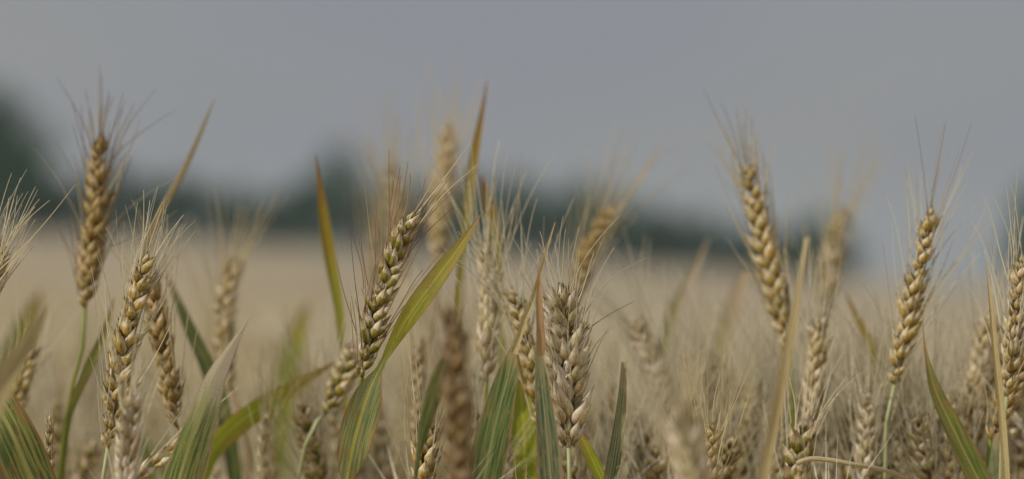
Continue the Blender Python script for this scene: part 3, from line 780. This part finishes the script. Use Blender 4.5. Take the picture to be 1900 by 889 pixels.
leaf(p, [(622, 672, 1.62, 3), (560, 708, 1.62, 24), (490, 752, 1.61, 40), (425, 800, 1.6, 44), (385, 850, 1.6, 34), (372, 920, 1.6, 20)], LEAF['lime'], (30, 0), .2)
p = shoot('shoot with a blurred green leaf leaning left, beside the dark brown ear', (450, 1000, 1.68))
leaf(p, [(308, 500, 1.68, 2), (330, 560, 1.68, 14), (358, 625, 1.68, 26), (388, 690, 1.68, 32), (412, 760, 1.68, 32), (430, 840, 1.68, 26)], LEAF['deep'], 10, .3)
p = shoot('shoot with a pale green leaf between the folded leaf and the dark foreground ear', (770, 1000, 1.38))
leaf(p, [(862, 560, 1.32, 2), (838, 640, 1.32, 20), (812, 710, 1.34, 32), (790, 780, 1.36, 26), (776, 845, 1.37, 10), (770, 900, 1.38, 8)], LEAF['deep'], 15, .3)
p = shoot('shoot with a faint amber and green leaf tip slanting right against the far field', (1215, 1000, 1.9))
leaf(p, [(1315, 440, 1.9, 2), (1285, 510, 1.9, 12), (1252, 570, 1.9, 22), (1232, 635, 1.9, 18), (1222, 740, 1.9, 14)], LEAF['tantip'], 0, .3)
p = shoot('shoot with a blunt tan and green leaf in blur, left of the large golden ear', (1300, 1000, 2.0))
leaf(p, [(1384, 500, 2.0, 16), (1368, 545, 2.0, 27), (1345, 610, 2.0, 27), (1328, 670, 2.0, 14), (1315, 780, 2.0, 12)], LEAF['tantip'], 0, .2)
p = shoot('shoot with a green leaf edged in rust, leaning left near the right edge', (1870, 1010, 1.5))
leaf(p, [(1712, 600, 1.5, 1.5), (1718, 655, 1.5, 6), (1732, 715, 1.5, 22), (1765, 790, 1.5, 38), (1805, 870, 1.5, 44), (1840, 940, 1.5, 38)], LEAF['browngreen'], (6, 14), .4)
p = shoot('shoot with a narrow leaf, brown tip turning green, right of the far pale ear', (1660, 1000, 1.7))
leaf(p, [(1570, 545, 1.7, 2), (1590, 590, 1.7, 12), (1620, 645, 1.7, 16), (1638, 720, 1.7, 14), (1648, 820, 1.7, 12)], LEAF['amber'], 0, .3)
p = shoot('shoot with a thin tan leaf tip crossing the broad pale ear near the right edge', (1872, 1000, 1.47), 'straw')
leaf(p, [(1830, 488, 1.47, 1.5), (1838, 560, 1.47, 8), (1846, 650, 1.47, 13), (1858, 760, 1.47, 14), (1868, 900, 1.47, 14)], LEAF['dry'], 0, .5)
p = shoot('shoot with a broad blurred green leaf behind the green stem at right', (1740, 1000, 1.75))
leaf(p, [(1640, 640, 1.75, 4), (1672, 700, 1.75, 36), (1700, 780, 1.75, 52), (1725, 880, 1.75, 50)], LEAF['deep'], 5, .2)
p = shoot('shoot with a dim green leaf low between the small ear and the straw stalk', (1310, 1000, 1.8))
leaf(p, [(1376, 745, 1.8, 8), (1350, 800, 1.8, 26), (1325, 870, 1.8, 28)], LEAF['deep'], 5, .2)
p = shoot('shoot with a small pale green leaf low in the right corner', (1868, 1000, 1.58))
leaf(p, [(1850, 800, 1.58, 10), (1840, 850, 1.58, 26), (1848, 920, 1.58, 28)], LEAF['bluegreen'], 5, .2)

p = shoot('shoot with a wide out of focus green leaf left of the drooping green gold ear', (520, 1000, 2.3))
leaf(p, [(572, 560, 2.3, 4), (552, 620, 2.3, 34), (532, 690, 2.3, 46), (520, 780, 2.3, 44)], LEAF['lime'], 5, .2)
p = shoot('shoot with an out of focus green leaf behind the pale dry leaf at left', (10, 1000, 2.2))
leaf(p, [(75, 540, 2.2, 4), (52, 600, 2.2, 40), (25, 670, 2.2, 56), (12, 780, 2.2, 50)], LEAF['lime'], 5, .2)

# straw stalk without an ear, near the lens
p = plant('thick straw coloured stalk out of focus, slanting up in front of the golden ear', None, stem=[(1498, 440, 1.27), (1486, 520, 1.27), (1466, 620, 1.27), (1440, 760, 1.27), (1412, 900, 1.27)], stem_k='straw')
leaf(p, [(1499, 446, 1.27, 2), (1487, 510, 1.27, 9), (1467, 615, 1.27, 17), (1441, 750, 1.27, 20), (1414, 890, 1.27, 20)], LEAF['dry'], 0, .9)
# broken stalk lying across
m = MB()
Q = spline([tuple(at(*q)) for q in [(1478, 860, 1.46), (1500, 852, 1.46), (1535, 853, 1.46), (1580, 861, 1.46), (1638, 872, 1.47), (1690, 905, 1.52)]], 30)
tube(m, Q, (1.35 * MM, 0.9 * MM), 9)
o = link('broken_stalk', m.mesh('broken_stalk', STEM['straw'], origin=tuple(Q[0])), None, Vector(Q[0]))
tag(o, 'broken straw stalk lying level across the stems near the bottom right', 'stalk')

# ------------------------------------------------------------------ filler plants
def proto(seed, husk_k, awn_k, roll, lean, fan, leaf_k):
    rnd = random.Random(seed)
    r = bpy.data.objects.new('wheat_plant', None); COL.objects.link(r)
    tag(r, 'x', 'wheat plant')
    zt = 0.80
    P = [(0, 0, -0.05), (0.004, 0, 0.4), (0.008 + lean * .02, 0, 0.7), (lean * 0.05, 0, zt)]
    e1 = (lean * 0.05 + lean * 0.035, 0, zt + 0.045); e2 = (lean * 0.05 + lean * 0.065, 0, zt + 0.085)
    m = MB(); tube(m, spline(P, 20)[::-1], (1.0 * MM, 1.9 * MM), 6, 1.0, 0.0)
    link('stem', m.mesh('stem', STEM[rnd.choice(['straw', 'pale', 'green', 'green'])]), r)
    n = 17
    fr, _ = ear_frames([Vector(P[-1]), Vector(e1), Vector(e2)], roll, n)
    em = MB(); am = MB(); base = P[-1]
    rachis(em, fr, 1)
    for i in range(n + 1):
        u = i / n
        aw = spikelet(em, fr[i], 1 if i % 2 else -1, size_at(u), rnd, fan, False, 1.05, i == n)
        for (p_, d, b) in aw:
            if rnd.random() < .3: continue
            L = 58 * MM * rnd.uniform(.65, 1.15)
            tube(am, [tuple(q) for q in awn_pts(p_ - d * .001, d, fr[i][3], L, rnd, .35, 7)], (.32 * MM, .15 * MM), 3, cap=False)
    eo = link('ear', em.mesh('ear', HUSK[husk_k], origin=base), r, Vector(base))
    link('awns', am.mesh('awns', AWN[awn_k], origin=base), eo)
    for q in range(rnd.choice([2, 2, 3])):
        lm = MB(); a = rnd.uniform(0, 6.28); z0 = rnd.uniform(.55, .74)
        Ls = rnd.uniform(.12, .2)
        up = rnd.uniform(.4, 1.0)
        C = spline([(0.004, 0, z0), (.3 * Ls * math.cos(a), .3 * Ls * math.sin(a), z0 + .6 * Ls * up), (.75 * Ls * math.cos(a), .75 * Ls * math.sin(a), z0 + (.75 * up + .05) * Ls),
                    (1.1 * Ls * math.cos(a), 1.1 * Ls * math.sin(a), z0 + (.9 * up - .2) * Ls)], 18)
        rows = []
        sd_ = Vector((-math.sin(a), math.cos(a), 0))
        for i in range(18):
            u = i / 17; wd = .0115 * math.sin(math.pi * min(1, .18 + u * .82)) ** .7 + .0003
            row = []
            for k in range(5):
                c = k / 4 * 2 - 1
                pp = Vector(C[i]) + sd_ * c * wd / 2 + Vector((0, 0, abs(c) * wd * .2))
                row.append(lm.vert(pp, (c * wd * 50 + seed, u * Ls * 100), (u, k / 4, 0)))
            rows.append(row)
            if i:
                for k in range(4): lm.f.append((rows[i - 1][k], rows[i - 1][k + 1], rows[i][k + 1], rows[i][k]))
        link('leaf', lm.mesh('leaf', LEAF[leaf_k]), r)
    return r

PROTO = [proto(100, 'tan', 'white', 0, .2, 1.0, 'lime'), proto(101, 'pale', 'white', 70, .5, 1.3, 'lime'), proto(102, 'pale', 'white', 30, .9, 1.1, 'deep'),
         proto(103, 'tan', 'white', 10, 1.3, 1.0, 'browngreen'), proto(104, 'tan', 'white', 50, .0, 1.2, 'striped'), proto(105, 'pale', 'white', 20, .7, 1.1, 'amber'),
         proto(106, 'green', 'straw', 0, .4, 1.0, 'lime'), proto(107, 'pale', 'straw', 80, 1.0, 1.3, 'dry')]
TOPZ = 0.885
used = set()
def copy_tree(o, parent=None):
    c = o.copy(); COL.objects.link(c)
    if parent: c.parent = parent
    for ch in list(o.children):
        copy_tree(ch, c)
    return c
def place_filler(px, py, d, label, group):
    k = random.choice([0, 1, 1, 4, 6] if d < 1.95 else range(len(PROTO)))
    top = at(px, py, d)
    g = ground(top.x, top.y)
    s = (top.z - g) / TOPZ
    if k not in used:
        used.add(k); o = PROTO[k]
    else:
        o = copy_tree(PROTO[k])
    lean_dir = random.uniform(0, 6.28)
    o.location = (top.x, top.y, g)
    sx = min(max(s, .85), 1.15) * random.uniform(1.08, 1.32)
    o.scale = (sx, sx, s)
    o.rotation_euler = (0, 0, lean_dir)
    tag(o, label, 'wheat plant', group)

LN = 'wheat plant in the soft crowd just behind the sharp ears, its tan ear blurred'
LM = 'wheat plant far behind the sharp ears, its ear only a soft beige smudge'
rf = random.Random(77)
for i in range(160):                         # just behind the sharp rows
    d = rf.uniform(1.62, 2.4)
    px = rf.uniform(-60, 1960)
    if i >= 75:
        d = rf.uniform(1.56, 1.85)
        px = rf.triangular(640, 1960, 1450)
    if i >= 125:
        d = rf.uniform(1.58, 1.95)
        px = rf.uniform(1130, 1960)
    lim = (715 if d < 1.9 else 680) - (20 if px > 1450 else 0)
    if 480 < px < 640 or 1190 < px < 1400: lim += 85
    py = lim + abs(rf.gauss(0, 1)) * 75 + rf.uniform(0, 30) + (30 if i >= 75 else 0)
    place_filler(px, py, d, LN, 'blurred wheat plants just behind the sharp ears')
for (px, py, d) in [(1150, 700, 1.72), (1222, 735, 1.66), (1268, 690, 1.8), (1345, 690, 1.78), (1430, 745, 1.7), (1548, 670, 1.74), (1575, 745, 1.64), (1642, 775, 1.66),
                    (1698, 745, 1.72), (1752, 790, 1.64), (1872, 830, 1.62), (1415, 800, 1.62), (1180, 790, 1.62), (1355, 780, 1.68), (1245, 815, 1.6), (1690, 830, 1.6),
                    (140, 815, 1.66), (402, 835, 1.62), (545, 790, 1.72), (700, 755, 1.7), (738, 690, 1.78), (930, 800, 1.66), (265, 850, 1.62), (20, 840, 1.7)]:
    place_filler(px, py, d, LN, 'blurred wheat plants just behind the sharp ears')
for i in range(84):
    d = rf.uniform(2.4, 5.2)
    px = rf.uniform(-80, 1980)
    py = 665 + abs(rf.gauss(0, 1)) * 80 + 0.03 * (px - 950) + (10 if px < 900 else 0)
    if 1180 < px < 1410 or 440 < px < 660: py = max(py, 735 + rf.uniform(0, 40))
    place_filler(px, py, d, LM, 'smudged wheat plants in the middle distance')

# ------------------------------------------------------------------ the mass of wheat beyond, and below the picture
def low_plant(kind):
    rnd = random.Random(500 + kind)
    m = MB()
    lean = rnd.uniform(0, 1)
    P = spline([(0, 0, -0.02), (.01, 0, .45), (.02 * lean, 0, .70), (.05 * lean, 0, .80)], 6)
    tube(m, P, (1.6 * MM, 1.2 * MM), 4, cap=False)
    ns = len(m.f)
    fr, _ = ear_frames([Vector(P[-1]), Vector((.085 * lean, 0, .845)), Vector((.14 * lean, 0, .885))], rnd.uniform(0, 90), 11)
    A = []
    for i in range(12):
        O, X, Y, Z = fr[i]; sd_ = 1 if i % 2 else -1
        for yy in (-1, 1):
            d = (Z + X * sd_ * .4 + Y * yy * .22).normalized(); b = (X * sd_ + Y * yy * .7)
            b = (b - d * b.dot(d)).normalized(); c = d.cross(b)
            L = .0125; o = O + Y * yy * .0012
            rings = []
            for (t_, r_) in ((0, .0012), (.4, .0027), (1, .0002)):
                rings.append([m.vert(o + d * L * t_ + b * r_ * math.cos(q) + c * r_ * math.sin(q), (0, t_), (t_, 0, rnd.random())) for q in (0, 2.09, 4.19)])
            for a_, b_ in zip(rings, rings[1:]):
                for k in range(3): m.f.append((a_[k], a_[(k + 1) % 3], b_[(k + 1) % 3], b_[k]))
            A.append((o + d * L, d, Z))
    ne = len(m.f)
    for (o, d, Z) in A[::2]:
        dd = (d * .7 + Z + Vector((rnd.gauss(0, .15), rnd.gauss(0, .15), 0))).normalized(); L = rnd.uniform(.03, .06)
        c = dd.orthogonal().normalized() * .00045
        m.f.append((m.vert(o + c), m.vert(o - c), m.vert(o + dd * L)))
    na = len(m.f)
    a = rnd.uniform(0, 6.28); z0 = rnd.uniform(.5, .64); Ls = .16
    cpts = spline([(.005, 0, z0), (.25 * Ls * math.cos(a), .25 * Ls * math.sin(a), z0 + .6 * Ls), (Ls * math.cos(a), Ls * math.sin(a), z0 + .5 * Ls)], 6)
    sdv = Vector((-math.sin(a), math.cos(a), 0)); prev = None
    for i, q in enumerate(cpts):
        wv = (.002, .005, .0055, .005, .003, .0003)[i]
        cur = (m.vert(Vector(q) + sdv * wv, (1, i * 3), (i / 5, 1, 0)), m.vert(Vector(q) - sdv * wv, (0, i * 3), (i / 5, 0, 0)))
        if prev: m.f.append((prev[0], prev[1], cur[1], cur[0]))
        prev = cur
    mi = [0] * ns + [1] * (ne - ns) + [2] * (na - ne) + [3] * (len(m.f) - na)
    return m, mi

def mass(name, pts, label, mats):
    """pts: list of (x, y, ground z, height scale, kind)"""
    protos = [low_plant(k) for k in range(4)]
    Vs, Ls, Cnt, MI, UV, TN = [], [], [], [], [], []
    off = 0
    for (x, y, z, s, k) in pts:
        m, mi = protos[k]
        if not hasattr(m, 'np'):
            m.np = np.array(m.v); m.fl = np.array([i for f in m.f for i in f]); m.fc = np.array([len(f) for f in m.f]); m.tn = np.array(m.tone); m.u = np.array(m.uv)
        a = random.uniform(0, 6.28); ca, sa = math.cos(a), math.sin(a)
        v = m.np
        Vs.append(np.stack([v[:, 0] * ca - v[:, 1] * sa + x, v[:, 0] * sa + v[:, 1] * ca + y, v[:, 2] * s + z], 1))
        Ls.append(m.fl + off); Cnt.append(m.fc); MI.append(mi); TN.append(m.tn)
        UV.append(m.u[m.fl])
        off += len(v)
    V = np.concatenate(Vs); L = np.concatenate(Ls); C = np.concatenate(Cnt)
    me = bpy.data.meshes.new(name)
    me.vertices.add(len(V)); me.vertices.foreach_set('co', V.ravel())
    me.loops.add(len(L)); me.loops.foreach_set('vertex_index', L.astype(np.int32))
    me.polygons.add(len(C))
    me.polygons.foreach_set('loop_start', np.r_[0, np.cumsum(C)[:-1]].astype(np.int32))
    me.polygons.foreach_set('material_index', np.concatenate(MI).astype(np.int32))
    at_ = me.attributes.new('tone', 'FLOAT_VECTOR', 'POINT'); at_.data.foreach_set('vector', np.concatenate(TN).astype(np.float32).ravel())
    uvl = me.uv_layers.new(name='UVMap'); uvl.data.foreach_set('uv', np.concatenate(UV).astype(np.float32).ravel())
    for mt in mats: me.materials.append(mt)
    me.update(calc_edges=True); me.validate()
    o = link(name, me)
    return tag(o, label, 'wheat', kind='stuff')

rm = random.Random(321)
P = []
for _ in range(6500):                       # from 5 m out to where single ears no longer show
    d = 2.9 + 27 * rm.random() ** 1.7
    x = rm.uniform(-.24, .24) * d
    P.append((x, d, ground(x, d), rm.uniform(.92, 1.06), rm.randrange(4)))
for _ in range(1200):                       # lower plants under and beside the sharp rows
    d = rm.uniform(1.3, 4.8); x = rm.uniform(-.30, .30) * d + rm.uniform(-.3, .3)
    inside = abs(x) < .185 * d
    z = ground(x, d)
    lim = 1 - .090 * d if inside else 1 - .05 * d
    top = min(z + .90 * rm.uniform(.85, 1.0), lim - rm.uniform(0, .05))
    P.append((x, d, z, (top - z) / .885, rm.randrange(4)))
mass('wheat_crop', P, 'mass of beige wheat behind and beneath the single plants, blurred together', [STEM['pale'], HUSK['pale'], AWN['white'], LEAF['lime']])

# ------------------------------------------------------------------ haze
hz = bpy.data.materials.new('haze'); hz.use_nodes = True
ht = hz.node_tree; ht.nodes.clear()
ho = ht.nodes.new('ShaderNodeOutputMaterial'); hv = ht.nodes.new('ShaderNodeVolumePrincipled')
hv.inputs['Color'].default_value = (0.68, 0.81, 0.93, 1)
hv.inputs['Density'].default_value = 0.0005
hv.inputs['Anisotropy'].default_value = 0.2
ht.links.new(hv.outputs[0], ho.inputs['Volume'])
m = MB()
x0, x1, y0, y1, z0, z1 = -640, 640, -60, 1260, -52, 16
for z in (z0, z1):
    for (x, y) in ((x0, y0), (x1, y0), (x1, y1), (x0, y1)): m.vert((x, y, z))
m.f = [(0, 3, 2, 1), (4, 5, 6, 7), (0, 1, 5, 4), (1, 2, 6, 5), (2, 3, 7, 6), (3, 0, 4, 7)]
o = link('haze', m.mesh('haze', hz, smooth=False))
tag(o, 'thin blue haze over the far field and trees', 'haze', kind='stuff')
